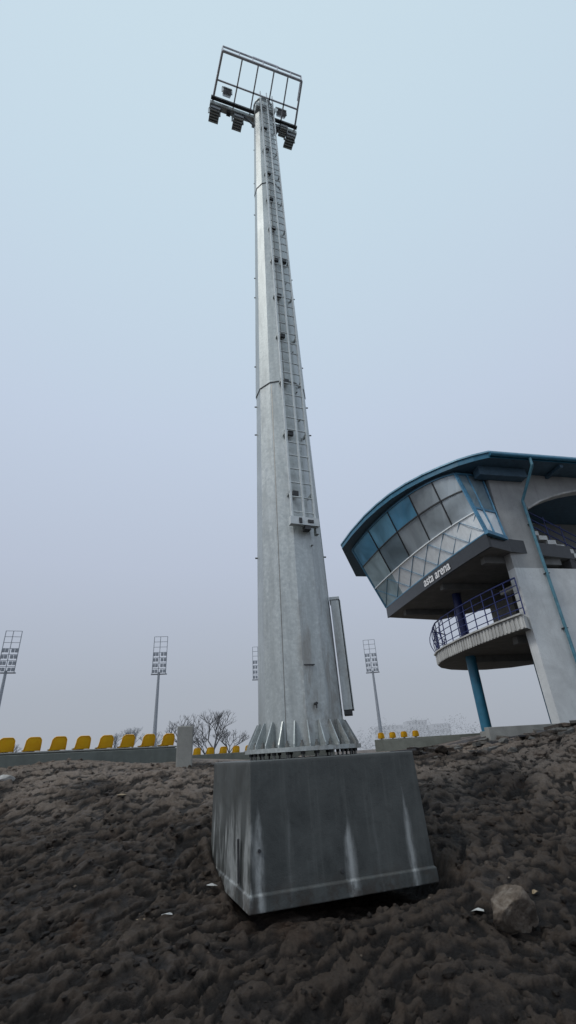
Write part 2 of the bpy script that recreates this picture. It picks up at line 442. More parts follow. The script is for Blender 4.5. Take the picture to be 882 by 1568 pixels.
ringband(6.545,.012,.018,m_dark); ringband(13.79,.02,.032,m_dark)
for ph in (-83,97,37):
    for z in (3.0,5.6,6.3,7.4,9.6,10.3,12.9,14.4,16.2):
        p=dirp(ph)*(RR(z)*.97)+Vector((0,0,z)); sm.tube(p,p+dirp(ph)*.055,.014,m_bolt,6)
sm.box(dirp(16)*(RR(1.12)*.985)+Vector((0,0,1.12)),(.16,.02,.012),m_dark,dirp(106),dirp(16))
sm.tube(dirp(20)*(RR(.62)*.96)+Vector((0,0,.6)),dirp(20)*(RR(.62)+.05)+Vector((0,0,.6)),.018,m_dark,8)
sm.tube(dirp(20)*(RR(.62)+.03)+Vector((0,0,.54)),dirp(20)*(RR(.62)+.03)+Vector((0,0,.62)),.010,m_dark,8)
sm.build('welds_and_studs',mast)
fb=MB(); FR=.83
fb.tube((0,0,.03),(0,0,.082),FR,m_steel,36,smooth=False)
for k in range(24):
    a_=verts_ang[0]+15*k; d=dirp(a_); r0=RR(.1)*.98
    tn=Vector((0,0,1)).cross(d)*.008
    p=[d*r0+Vector((0,0,.082)),d*(FR-.03)+Vector((0,0,.082)),d*(FR-.03)+Vector((0,0,.115)),d*(r0+.03)+Vector((0,0,.40)),d*r0+Vector((0,0,.40))]
    fb.add([x-tn for x in p]+[x+tn for x in p],[(0,1,2,3,4),(9,8,7,6,5)]+[(i,(i+1)%5,5+(i+1)%5,5+i) for i in range(5)],m_steel)
    a2=a_+7.5; d=dirp(a2); c=d*(FR-.085)
    fb.tube(c+Vector((0,0,-.06)),c+Vector((0,0,.16)),.015,m_bolt,8)
    fb.tube(c+Vector((0,0,.082)),c+Vector((0,0,.092)),.040,m_bolt,12)
    fb.tube(c+Vector((0,0,.092)),c+Vector((0,0,.128)),.030,m_bolt,6,smooth=False)
    fb.tube(c+Vector((0,0,-.005)),c+Vector((0,0,.03)),.031,m_dark,6,smooth=False)
fb.build('base_flange',mast)
ld=MB(); dl=dirp(PH0); tl=dirp(PH0+90)
m_lad=simple('ladder_steel',(.62,.66,.66),.45,.1,.12,9)
def LP(z,off=0,s=0.): return dl*(RR(z)*.966+.12+off)+tl*s+Vector((0,0,z))
zb,zt=3.42,18.9
segs=np.linspace(zb,zt,13)
for a_,b_ in zip(segs,segs[1:]):
    for s_ in (-.2,.2): ld.beam(LP(a_,0,s_),LP(b_,0,s_),.030,.050,m_lad,dl)
    ld.beam(LP(a_,.03,0),LP(b_,.03,0),.030,.03,m_lad,dl)
z=zb+.12
while z<zt:
    ld.tube(LP(z,0,-.2),LP(z,0,.2),.014,m_lad,6); z+=.285
z=zb+.5;k=0
while z<ZT-.3:
    for s_ in (-.2,.2): ld.beam(LP(z,-.14,s_),LP(z,.0,s_),.03,.05,m_steel2)
    ld.box(LP(z,-.05,-.09),(.10,.05,.09),m_dark,tl,dl)
    if k in (5,): ld.box(LP(z,-.03,.1),(.10,.07,.10),m_dark,tl,dl)
    z+=1.28;k+=1
ld.box(LP(3.36,.0,.0),(.50,.10,.14),m_lad,tl,dl)
ld.box(LP(3.36,.056,-.08),(.05,.02,.09),m_dark,tl,dl); ld.box(LP(3.36,.056,.10),(.10,.02,.05),m_dark,tl,dl)
ld.box(LP(3.27,-.02,.05),(.10,.12,.10),m_dark,tl,dl)
ld.box(LP(3.30,-.04,.23),(.05,.10,.26),m_steel2,tl,dl)
ld.build('ladder',mast)
cb=MB(); dc=dirp(84); tcn=dirp(174)
za,zbb=.52,2.15
ca=dc*(RR(za)+.075)+Vector((0,0,za)); cc=dc*(RR(zbb)+.075)+Vector((0,0,zbb))
cb.beam(ca,cc,.30,.13,m_steel,dc)
cb.beam(ca+dc*.07,cc+dc*.07,.22,.03,m_dark,dc)
cb.beam(ca+dc*.085,cc+dc*.085,.26,.012,m_steel2,dc)
cb.box(cc+Vector((0,0,.02)),(.16,.33,.05),m_steel2,dc,tcn); cb.box(ca-Vector((0,0,.03)),(.12,.28,.07),m_dark,dc,tcn)
cb.build('cable_cabinet',mast,.01)
BL=Vector((-1.58,-.39,0));BR=Vector((.99,.54,0));TL=Vector((-1.06,-1.61,0));TR=Vector((1.26,-.80,0))
ZP=18.4
def PP(u_,v_,z=ZP):
    a_=BL.lerp(BR,u_); b_=TL.lerp(TR,u_); p=a_.lerp(b_,v_); p=Vector(p); p.z=z; return p
m_plat=simple('platform_steel',(.62,.64,.68),.5,0,.15)
pf=MB(); m=m_plat
for v_ in (0,1): pf.beam(PP(0,v_),PP(1,v_),.06,.06,m)
for u_ in (0,1): pf.beam(PP(u_,0),PP(u_,1),.055,.055,m)
pf.beam(PP(0,.47),PP(1,.47),.04,.035,m)
for u_ in (.24,.44,.64,.82): pf.beam(PP(u_,0),PP(u_,1),.04,.035,m)
pf.tube(PP(0,1,ZP+.3),PP(1,1,ZP+.3),.026,m,8)
for u_ in (0,.2,.37,.5,.68,.86,1): pf.tube(PP(u_,1),PP(u_,1,ZP+.3),.018,m,6)
pf.tube(PP(0,1,ZP+.3),PP(0,.0,ZP+.3),.018,m,6); pf.tube(PP(1,1,ZP+.3),PP(1,.55,ZP+.3),.018,m,6)
pf.tube(PP(0,.5),PP(0,.5,ZP+.3),.018,m,6); pf.tube(PP(0,0),PP(0,0,ZP+.3),.018,m,6)
pf.beam(PP(.37,1.0,ZP+.33),PP(.7,1.0,ZP+.33),.04,.06,m)
ea=(BR-BL).normalized(); na=Vector((-ea.y,ea.x,0))
pf.beam(PP(-.03,.02,ZP-.17),PP(1.02,.02,ZP-.17),.16,.18,m_steel2)
pf.beam(PP(-.03,.15,ZP-.12),PP(1.02,.15,ZP-.12),.09,.08,m_dark)
pf.box((0,0,ZP-.2),(.62,.62,.22),m_steel2,ea,na)
pf.tube((0,0,ZT),(0,0,ZT+.06),.32,m_steel2,16)
pf.box(dl*.2+Vector((0,0,ZT+.2)),(.22,.05,.22),m_steel2,tl,dl)
for sx_ in (-.28,.28):
    pf.beam(Vector((sx_,-.1,ZP-.9)),PP(.6+sx_*.9,.05,ZP-.2),.05,.05,m_dark)
pf.build('service_platform',mast)
lm=MB()
def luminaire(mbx,c,ex,down,wd=.42,hh=.36,mat=m_lumglass):
    c=Vector(c);ex=Vector(ex).normalized();dn=Vector(down).normalized();ey=dn.cross(ex).normalized()
    mbx.box(c,(wd,hh,.09),mat,ex,ey,dn)
    for i in range(5): mbx.box(c+ey*((i-2)*hh*.19)+dn*.06,(wd*.92,.030,.045),m_steel2,ex,ey,dn)
    for i in range(7): mbx.box(c+ex*((i-3)*wd*.14)-dn*.08,(.02,hh*.8,.08),m_dark,ex,ey,dn)
    for s_ in (-1,1): mbx.beam(c+ex*s_*(wd/2+.02),c+ex*s_*(wd/2+.02)+Vector((0,0,.30)),.02,.05,m_steel2)
    mbx.beam(c+ex*(-wd/2-.03)+Vector((0,0,.30)),c+ex*(wd/2+.03)+Vector((0,0,.30)),.05,.02,m_steel2)
dn=(Vector((0,-.25,-1))+na*.35)
for u_ in (.03,.30,.93): luminaire(lm,PP(u_,-.02,ZP-.62),ea,dn,.30,.42)
luminaire(lm,PP(.84,.1,ZP-.50),ea,dn,.24,.32)
luminaire(lm,PP(.15,.2,ZP+.32),ea,na*.9+Vector((0,0,-.6)),.26,.24)
luminaire(lm,PP(.82,.22,ZP+.2),ea,na*.9+Vector((0,0,-.6)),.30,.18)
for i in range(5):
    p=PP(.60+.08*i,.0,ZP-.30-.03*(i%2)); lm.box(p,(.13,.12,.16),m_dark,ea,na)
for i in range(3):
    p=PP(.08+.11*i,.0,ZP-.28); lm.box(p,(.12,.12,.12),m_dark,ea,na)
lm.build('luminaires',mast)

# ------------------------------------------------------------------ distant masts
def far_mast(x,y,top,yaw):
    e_=empty('floodlight_mast',(x,y,0)); b_=MB()
    fz=top-6.4
    b_.tube((0,0,-1),(0,0,fz+.3),.38,m_farsteel,12,.20)
    W=1.15
    for s_ in (-W,-.08,W): b_.beam((s_,0,fz),(s_,0,top),.10,.10,m_farsteel)
    for z_ in np.linspace(fz,top,8): b_.beam((-W,0,z_),(W,0,z_),.07,.07,m_farsteel)
    b_.beam((-W-.2,.3,fz),(W+.2,.3,fz),.35,.15,m_farsteel)
    for r_ in range(4):
        for c_ in (-.95,-.45,.40,.92):
            zz=fz+.45+r_*.95
            b_.box((c_,-.15,zz),(.40,.3,.50),m_farlight)
    b_.build('mast_structure',e_); e_.rotation_euler=(0,0,yaw)
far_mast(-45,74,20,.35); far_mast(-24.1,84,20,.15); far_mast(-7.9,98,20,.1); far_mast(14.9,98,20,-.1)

ls=empty('street_lamp',(14.05,12.0,0)); lb=MB()
lb.tube((0,0,Hz(14.05,12)-.3),(0,0,17.2),.14,m_steel2,12,.07)
lb.path([(0,0,17.1),(-.5,0,17.32),(-1.3,0,17.38)],.03,m_steel2,8)
lb.box((-1.6,0,17.36),(.5,.16,.07),m_dark,(1,0,-.05)); lb.build('pole_and_head',ls)

# ------------------------------------------------------------------ judges' tower building
bld=empty('judges_tower_building')
D_=Vector((.974,.225,0)); N_=Vector((-.225,.974,0)); W0=Vector((7.27,14.6,0))
def W(s,t_,z): p=W0+D_*s+N_*t_; return Vector((p.x,p.y,z))
def q3(P0,Pm,P1,t_):
    a_=2*(t_-.5)*(t_-1); b_=-4*t_*(t_-1); c_=2*t_*(t_-.5)
    return Vector(P0)*a_+Vector(Pm)*b_+Vector(P1)*c_
def Bc(t_): return q3((4.45,22.2,6),(5.43,17.4,6),(6.37,13.9,6),t_)
def Tc(t_): return q3((3.0,21.0,8.6),(4.36,16.4,8.6),(6.07,14.45,8.6),t_)
def G(t_,k,off=0):
    p=Bc(t_).lerp(Tc(t_),k)
    if off:
        dt=(Bc(min(1,t_+.02)).lerp(Tc(min(1,t_+.02)),k)-Bc(max(0,t_-.02)).lerp(Tc(max(0,t_-.02)),k)); dk=Tc(t_)-Bc(t_)
        nn=dt.cross(dk).normalized()
        if nn.x>0: nn=-nn
        p=p+nn*off
    return p
wb=MB()
def wallbox(s0,s1,t0,t1,za,zb_,mat): wb.hexa([W(s0,t0,za),W(s1,t0,za),W(s1,t1,za),W(s0,t1,za),W(s0,t0,zb_),W(s1,t0,zb_),W(s1,t1,zb_),W(s0,t1,zb_)],mat)
wallbox(0,9.5,0,.35,-.4,5.0,m_wall_lo)
wallbox(0,1.23,.012,.352,5.003,8.695,m_wall_hi)
ns=14
for i in range(ns):
    s0=1.235+(9.5-1.235)*i/ns; s1=1.235+(9.5-1.235)*(i+1)/ns
    za=7.28+1.0*math.sin(math.pi*min(1,(s0-1.23)/7.5))**.8; zc=7.28+1.0*math.sin(math.pi*min(1,max(0,(s1-1.23)/7.5)))**.8
    wb.hexa([W(s0,.012,za),W(s1,.012,zc),W(s1,.35,zc),W(s0,.35,za),W(s0,.012,8.695),W(s1,.012,8.695),W(s1,.35,8.695),W(s0,.35,8.695)],m_wall_hi)
    wb.hexa([W(s0,-.05,za-.07),W(s1,-.05,zc-.07),W(s1,.3,zc-.07),W(s0,.3,za-.07),W(s0,-.05,za-.003),W(s1,-.05,zc-.003),W(s1,.3,zc-.003),W(s0,.3,za-.003)],m_plate)
wallbox(3.2,9.4,3.8,6.2,3.45,8.69,m_wall_hi); wallbox(5.2,9.4,.4,6.2,-.4,3.0,m_wall_lo)
wallbox(2.6,2.8,.36,3.8,3.45,5.5,m_intr)
wb.build('walls',bld)
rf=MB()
edge=[(2.5,21.),(2.85,19.5),(3.3,18.),(3.68,17.05),(4.1,16.2),(4.57,15.5),(5.1,14.9),(5.6,14.45),(6.1,14.07),(6.58,13.82),(7.07,13.65)]
C1=Vector((7.07,13.65,0))+D_*9.5; C2=C1+N_*12; 
poly=edge+[(C1.x,C1.y),(C2.x,C2.y),(3.6,25.2)]
rf.prism(poly,8.70,8.89,m_soffit,m_teal)
cx,cy=8.,18.
def grow(p,g): v_=Vector((p[0]-cx,p[1]-cy)); v_=v_*(1+g/v_.length); return (cx+v_.x,cy+v_.y)
rf.prism([grow(p,.05) for p in poly],8.895,8.955,m_rooft)
g0=C1-D_*9.5; rf.tube((g0.x,g0.y-.08,8.80),(C1.x,C1.y-.08,8.80),.07,m_teal,10)
rf.hexa([W(-.55,-.35,8.35),W(1.35,-.35,8.35),W(1.35,.0,8.35),W(-.55,.0,8.35),W(-.55,-.35,8.697),W(1.35,-.35,8.697),W(1.35,.0,8.697),W(-.55,.0,8.697)],m_soffit)
for s_ in (2.5,4.5,6.5): rf.beam(W(s_,-.8,8.62),W(s_,0,8.62),.12,.12,m_soffit)
rf.build('roof',bld)
bo=MB()
base=[Bc(i/12) for i in range(13)]
bpoly=[(p.x,p.y) for p in base]+[(W(.0,-.1,0).x,W(0,-.1,0).y),(W(3.,.4,0).x,W(3.,.4,0).y),(9.4,21.5),(7.2,23.4)]
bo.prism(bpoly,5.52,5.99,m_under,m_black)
for i in range(12):
    a_=G(i/12,0);b_=G((i+1)/12,0); o=Vector((-.97,-.22,0))*.03
    bo.hexa([a_+o+Vector((0,0,-.50)),b_+o+Vector((0,0,-.50)),b_+Vector((.05,0,-.5)),a_+Vector((.05,0,-.5)),a_+o+Vector((0,0,-.02)),b_+o+Vector((0,0,-.02)),b_+Vector((.05,0,-.02)),a_+Vector((.05,0,-.02))],m_black)
cols=5; rows=[0,.33,.70,1.0]
pal={(0,1):g_pale,(1,1):g_dark,(2,1):g_grey,(3,1):g_grey,(4,1):g_grey,
     (0,2):g_blue,(1,2):g_blue3,(2,2):g_blue,(3,2):g_grey,(4,2):g_grey}
for c_ in range(cols):
    for r_ in range(3):
        mt=(m_white if c_>0 else g_pale) if r_==0 else pal.get((c_,r_))
        for k in range(3):
            t0=(c_+k/3)/cols;t1=(c_+(k+1)/3)/cols
            bo.add([G(t0,rows[r_]),G(t1,rows[r_]),G(t1,rows[r_+1]),G(t0,rows[r_+1])],[(0,1,2,3)],mt)
for c_ in range(cols+1):
    en=c_ in (0,cols)
    bo.beam(G(c_/cols,0 if en else .33,.015),G(c_/cols,1,.015),.09 if en else .035,.05,m_blue2 if en else m_dark)
for k in rows:
    for i in range(20):
        bo.beam(G(i/20,k,.02),G((i+1)/20,k,.02),.04 if k!=.70 else .025,.04,m_blue2 if k in(0,1.) else m_white if k==.33 else m_dark)
nX=7
for i in range(nX):
    bo.beam(G(i/nX,.02,.012),G((i+1)/nX,.31,.012),.028,.015,m_blue2)
    bo.beam(G(i/nX,.31,.016),G((i+1)/nX,.02,.016),.028,.015,m_blue2)
E0=Vector((7.22,14.52,6));E1=Vector((7.10,14.75,8.6)); g0_=G(1,0);g1_=G(1,1)
def EF(u_,k,off=0):
    p=(g0_.lerp(g1_,k)).lerp(E0.lerp(E1,k),u_); return p+Vector((.35,-.93,0)).normalized()*off
bo.add([EF(0,0),EF(1,0),EF(1,.4),EF(0,.4)],[(0,1,2,3)],m_white)
bo.add([EF(0,.4),EF(1,.4),EF(1,1),EF(0,1)],[(0,1,2,3)],g_dark)
for u_ in (0.04,.42,1): bo.beam(EF(u_,0,.02),EF(u_,1,.02),.08,.05,m_blue2)
for k in (0,.4,1): bo.beam(EF(0,k,.025),EF(1,k,.025),.06,.07,m_blue2)
bo.beam(EF(-.15,-.02,.08),EF(.9,-.02,.08),.14,.12,m_blue2)
F0=Vector((7.2,23.4,6));F1=Vector((6.5,23.6,8.6))
bo.add([G(0,0),F0,F1,G(0,1)],[(0,1,2,3)],g_grey)
bo.add([F0,Vector((9.4,21.5,6)),Vector((9.4,21.5,8.6)),F1],[(0,1,2,3)],m_intr)
for i in range(12):
    a_,b_=Tc(i/12),Tc((i+1)/12)
    bo.hexa([a_,b_,b_+Vector((.2,.1,0)),a_+Vector((.2,.1,0)),a_+Vector((0,0,.098)),b_+Vector((0,0,.098)),b_+Vector((.2,.1,.098)),a_+Vector((.2,.1,.098))],m_soffit)
for f_ in (.12,.5,.86):
    p=Bc(f_); bo.beam((p.x+.3,p.y+.1,5.40),(p.x+3.2,p.y+.8,5.40),.22,.24,m_under)
bo.build('commentary_booth',bld)
tcv=bpy.data.curves.new('sign_text','FONT'); tcv.body='asta arena'; tcv.size=.50; tcv.extrude=.006; tcv.offset=.008; tcv.align_x='CENTER'; tcv.align_y='CENTER'
to=bpy.data.objects.new('sign_lettering',tcv); S.collection.objects.link(to); to.parent=bld
mw=simple('sign_white',(.85,.85,.85),.5,0,.03); tcv.materials.append(mw)
tt=.545; p=G(tt,0)+Vector((-.97,-.22,0))*.045; tx=(Bc(tt+.05)-Bc(tt-.05)).normalized(); tz=Vector((0,0,1)); nrm=tx.cross(tz)
MW=Matrix((tx,tz,nrm)).transposed().to_4x4(); MW.translation=p+Vector((0,0,-.25)); to.matrix_world=MW
dk=MB()
left=[(6.98,14.35),(6.62,15.4),(6.30,16.6),(6.05,17.8),(5.87,19.0),(5.83,19.9),(5.95,20.8),(6.3,21.6),(6.95,22.35),(7.8,22.85),(8.8,23.1),(9.9,22.9),(10.8,22.2)]
dpoly=left+[(11.2,21.),(11.6,16.),(W(.4,.37,0).x,W(.4,.37,0).y)]
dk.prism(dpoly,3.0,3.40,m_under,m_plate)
for a_,b_ in zip(left,left[1:]):
    a_=Vector((*a_,0));b_=Vector((*b_,0)); L=(b_-a_).length; nn=int(L/.16)
    d=(b_-a_).normalized(); o=Vector((d.y,-d.x,0)); 
    if o.x*(-1)+o.y*0<0 and a_.y<20: o=-o
    for i in range(nn):
        p=a_.lerp(b_,(i+.5)/nn); dk.box(p+o*.012+Vector((0,0,3.2)),(.085,.04,.36),m_plate,d,o)
    dk.beam(a_+o*.02+Vector((0,0,3.43)),b_+o*.02+Vector((0,0,3.43)),.14,.05,m_plate)
dk.beam((6.9,19.0,2.88),(10.4,19.8,2.88),.25,.24,m_under); dk.beam((7.1,15.6,2.88),(10.4,16.4,2.88),.25,.24,m_under)
dk.build('balcony_deck',bld)
cl=MB()
zg=Hz(6.75,19)
cl.tube((6.75,19,zg-.4),(6.75,19,3.0),.19,m_teal,20); cl.tube((6.75,19,3.4),(6.75,19,5.52),.17,m_blue,20)
cl.tube((9.6,19.6,zg-.4),(9.6,19.6,3.0),.19,m_teal,20); cl.tube((9.6,19.6,3.4),(9.6,19.6,5.52),.17,m_blue,20)
cl.tube((6.75,19,zg-.3),(6.75,19,zg+.14),.26,m_conc,16)
cl.build('columns',bld)
rl=MB()
pts=[Vector((p[0]+.08,p[1]+.02,0)) for p in left[:9]]
for hgt in (3.62,3.86,4.10,4.34,4.58):
    rl.path([p+Vector((0,0,hgt)) for p in pts],.016 if hgt<4.5 else .028,m_blue,8)
for a_,b_ in zip(pts,pts[1:]):
    for f_ in (0,.5): p=a_.lerp(b_,f_); rl.tube(p+Vector((0,0,3.4)),p+Vector((0,0,4.58)),.02,m_blue,6)
for i in range(4,9):
    p=pts[i]; o=Vector((p.x-8.6,p.y-19.5,0)).normalized()
    arc=[p+o*(.22*math.sin(math.pi*k/6))+Vector((0,0,3.42+1.14*k/6)) for k in range(7)]; rl.path(arc,.018,m_blue,6)
rl.build('balcony_railing',bld)
dp=MB(); g_=C1-D_*9.5+D_*1.55
dp.path([Vector((g_.x,g_.y-.08,8.78)),Vector((g_.x,g_.y-.08,8.45)),W(1.05,-.10,7.5),W(1.13,-.10,.2)],.05,simple('drain_pipe_paint',(.09,.24,.31),.5),10)
for z_ in (1.2,3.0,4.8,6.6): dp.box(W(1.1,-.06,z_),(.16,.12,.03),m_dark,D_,N_)
dp.build('drain_pipe',bld)
sr=MB()
m_stair=simple('stair_concrete',(.62,.62,.60),.8,0,.15,3)
for i in range(10):
    s0=1.35+i*.30; zz=6.55-i*.165
    sr.hexa([W(s0,.36,zz-.16),W(s0+.34,.36,zz-.16),W(s0+.34,1.5,zz-.16),W(s0,1.5,zz-.16),W(s0,.36,zz),W(s0+.34,.36,zz),W(s0+.34,1.5,zz),W(s0,1.5,zz)],m_stair)
    if i%2==0: sr.tube(W(s0+.15,.38,zz),W(s0+.15,.38,zz+.92),.018,m_blue,6)
for hh in (.32,.62,.92): sr.tube(W(1.3,.38,6.55+hh),W(4.3,.38,6.55-10*.165+hh),.022,m_blue,8)
for i in range(10):
    s0=1.35+i*.30; zz=5.12+i*.12
    sr.hexa([W(s0,1.7,zz-.16),W(s0+.34,1.7,zz-.16),W(s0+.34,2.8,zz-.16),W(s0,2.8,zz-.16),W(s0,1.7,zz),W(s0+.34,1.7,zz),W(s0+.34,2.8,zz),W(s0,2.8,zz)],m_stair)
sr.build('staircase',bld)
pk=MB(); pk.hexa([W(-2.6,-.5,-.3),W(9.5,-.5,-.3),W(9.5,-.3,-.3),W(-2.6,-.3,-.3),W(-2.6,-.5,.34),W(9.5,-.5,.34),W(9.5,-.3,.34),W(-2.6,-.3,.34)],m_conc)
pk.build('plinth_kerb',bld,.01)

# ------------------------------------------------------------------ left terrace wall and seats
t=NT('yellow_plastic'); v=t.coord(); t.col(t.ramp(t.noise(v,5,4),[(.3,(.85,.42,.008)),(.7,(.92,.52,.015))])); t.set(.4); m_yel=t.m
def seat(name,p,d,dirt=0):
    p=Vector(p); d=Vector(d).normalized(); nb=Vector((-d.y,d.x,0))
    if nb.y<0: nb=-nb
    b_=MB(); nu,nv=10,8
    def back(u_,v_,th):
        a_=(u_-.5)*2; k=v_
        wd=.175*(1-.10*k)
        crn=max(0,abs(a_)-.55)/.45
        z=.0+.28*k - .06*(crn**2)*k
        dep=.06*a_*a_ - .05*k + th*.018 + (.05*(1-k)**2)
        return p+d*(a_*wd)+nb*dep+Vector((0,0,z))
    for th in (0,1):
        vv=[back(i/nu,j/nv,th) for j in range(nv+1) for i in range(nu+1)]
        b_.add(vv,[(j*(nu+1)+i,j*(nu+1)+i+1,(j+1)*(nu+1)+i+1,(j+1)*(nu+1)+i) for j in range(nv) for i in range(nu)],m_yel,True)
    rim=[back(0,j/nv,0) for j in range(nv+1)]+[back(i/nu,1,0) for i in range(nu+1)]+[back(1,1-j/nv,0) for j in range(nv+1)]
    b_.path(rim,.012,m_yel,6)
    vv=[];n2=8
    for j in range(n2+1):
        for i in range(nu+1):
            a_=(i/nu-.5)*2; k=j/n2
            vv.append(p+d*(a_*.18*(1-.12*k*k))+nb*(.07+.34*k)+Vector((0,0,.01+.035*a_*a_-.02*math.sin(k*3.1)-.03*max(0,k-.8)*5)))
    b_.add(vv,[(j*(nu+1)+i,j*(nu+1)+i+1,(j+1)*(nu+1)+i+1,(j+1)*(nu+1)+i) for j in range(n2) for i in range(nu)],m_yel,True)
    b_.beam(p+nb*.12+Vector((0,0,-.08)),p+nb*.12+Vector((0,0,.01)),.10,.06,m_dark)
    return b_.build(name)
A=Vector((-6.75,11.3,0)); B=Vector((-3.35,14.1,0)); dAB=(B-A).normalized(); nA=Vector((-dAB.y,dAB.x,0))
A2=A-dAB*6
m_mossy=wallmat('mossy_concrete',(.17,.185,.165),3)
tw=MB()
tw.hexa([A2+Vector((0,0,-.5)),B+Vector((0,0,-.5)),B+nA*.7+Vector((0,0,-.5)),A2+nA*.7+Vector((0,0,-.5)),A2+Vector((0,0,.33)),B+Vector((0,0,.33)),B+nA*.7+Vector((0,0,.33)),A2+nA*.7+Vector((0,0,.33))],m_mossy)
tw.build('terrace_wall',None,.012)
rr=MB(); rr.tube(A2+nA*.1+Vector((0,0,.365)),B+nA*.1+Vector((0,0,.365)),.018,m_conc,8)
rr.beam(A2+nA*.25+Vector((0,0,.36)),B+nA*.25+Vector((0,0,.36)),.05,.06,m_dark)
rr.build('seat_rail')
for i in range(14):
    p=B-dAB*(.25+.56*i)+nA*.12+Vector((0,0,.40)); seat('stadium_seat',p,dAB)
pt=MB(); pt.box((-2.72,12,.22),(.36,.36,1.0),m_conc,(.98,.2,0),(-.2,.98,0)); pt.build('concrete_post',None,.02)
tw=MB(); P0=Vector((-5.4,24,0));P1=Vector((-1.4,25.5,0))
def strip(mbx,a_,b_,dep,z0_,z1_,mat):
    d=(b_-a_).normalized();nn=Vector((-d.y,d.x,0))*dep
    z0v=Vector((0,0,z0_));z1v=Vector((0,0,z1_))
    mbx.hexa([a_+z0v,b_+z0v,b_+nn+z0v,a_+nn+z0v,a_+z1v,b_+z1v,b_+nn+z1v,a_+nn+z1v],mat)
strip(tw,P0-Vector((4,1.5,0)),P1+Vector((3,1.1,0)),.8,-.5,.22,m_mossy); strip(tw,Vector((4,29,0)),Vector((12,27.5,0)),.8,-.5,.45,m_mossy)
strip(tw,Vector((3.4,22,0)),Vector((6.4,21.2,0)),1.2,-.3,.30,m_mossy)
tw.build('terrace_wall',None,.01)
for i in range(9):
    seat('stadium_seat',P0+(P1-P0).normalized()*(.5+.62*i)+Vector((0,.2,.22)),(P1-P0))
for i in range(4): seat('stadium_seat',Vector((4.4+.62*i,29.05-.11*i,.5)),Vector((8,-1.5,0)))

# ------------------------------------------------------------------ stones, debris
import bmesh
def ico(c,r,sc,seed,mat,mbx,sub=2,jag=.35,rotz=0,rotx=0,flat=.85):
    bm=bmesh.new(); bmesh.ops.create_icosphere(bm,subdivisions=sub,radius=1)
    rs=random.Random(seed); ph=[rs.uniform(0,6) for _ in range(9)]
    pl=[(Vector((rs.uniform(-1,1),rs.uniform(-1,1),rs.uniform(-1,1))).normalized(),rs.uniform(.58,.85)) for _ in range(14)]
    Rm=Matrix.Rotation(rotz,3,'Z')@Matrix.Rotation(rotx,3,'X')
    vs=[]
    for v_ in bm.verts:
        x,y,z=v_.co; q0=v_.co.copy()
        for nn_,dd in pl:
            e_=q0.dot(nn_)-dd
            if e_>0: q0-=nn_*e_*flat
        k=1+jag*.22*(math.sin(2.1*x+ph[0])*math.sin(2.3*y+ph[1])+.30*math.sin(5*x+ph[3]+2*z)*math.sin(4.6*y+ph[4])+.22*math.sin(9*z+ph[5])*math.sin(8*x+ph[6])+.12*math.sin(17*x+ph[7])*math.sin(16*y+ph[8]+9*z))
        q_=Vector((q0.x*sc[0],q0.y*sc[1],q0.z*sc[2]))*k*r
        vs.append(Rm@q_+Vector(c))
    fs=[tuple(v_.index for v_ in f.verts) for f in bm.faces]; bm.free()
    mbx.add(vs,fs,mat,sub>3)
t=NT('rock_stone'); v=t.coord(); a=t.noise(v,9,9,.72,.6); pt_=t.noise(v,3.5,4,.6,.4)
c=t.ramp(a,[(.3,(.06,.045,.033)),(.5,(.19,.15,.115)),(.72,(.36,.32,.27))])
c=t.mix(t.mrange(pt_,.48,.60,0,.75),c,(.05,.038,.028))
t.col(c); t.set(.92); pn=t.bump(t.noise(v,14,9,.75),1.,.05); t.bump(t.noise(v,60,5,.7),.6,.01,pn); m_rock=t.m
rk=MB(); zz=Hz(1.9,5.85); ico((1.93,5.88,zz+.09),.26,(1.08,.85,1.0),23,m_rock,rk,5,.8,.4,.3,1.0); rk.build('boulder')
m_pale=simple('pale_stone',(.36,.35,.33),.85,0,.3,12,.6)
rk=MB(); ico((-6.55,10.6,Hz(-6.55,10.6)+.06),.28,(1.5,.8,.55),9,m_pale,rk,3,.5); ico((-5.95,10.5,Hz(-5.95,10.5)+.03),.16,(1.3,.8,.6),12,m_pale,rk,3,.5); rk.build('broken_concrete')
sc=MB(); m_scrap=simple('white_scrap',(.5,.5,.48),.6); m_scrapy=simple('ochre_scrap',(.24,.18,.11),.7)
for (x,y,r_,mt) in ((-1.18,6.95,.05,m_scrap),(-1.55,6.32,.05,m_scrap),(-1.78,6.2,.05,m_scrapy),(-3.2,9.4,.08,m_scrapy),(1.66,6.05,.055,m_scrap),(2.35,6.3,.04,m_scrapy)):
    z_=Hz(x,y)+.015; rs=random.Random(int(x*100)); pts_=[]
    for k in range(6):
        a_=k/6*6.283; rr_=r_*rs.uniform(.6,1.2); pts_.append((x+rr_*math.cos(a_)*1.3,y+rr_*math.sin(a_),z_+rs.uniform(0,.03)))
    sc.add(pts_+[(x,y,z_+.035)],[(k,(k+1)%6,6) for k in range(6)],mt)
sc.build('litter_scraps')
cd=MB(); rs=random.Random(3)
bm=bmesh.new(); bmesh.ops.create_icosphere(bm,subdivisions=1,radius=1); IV=[v_.co.copy() for v_ in bm.verts]; IF=[tuple(v_.index for v_ in f.verts) for f in bm.faces]; bm.free()
N=7000; px_=np.array([rs.uniform(-7,8.5) for _ in range(N)]); py_=np.array([4.2+8.3*rs.random()**1.2 for _ in range(N)])
pz_=H(px_,py_)
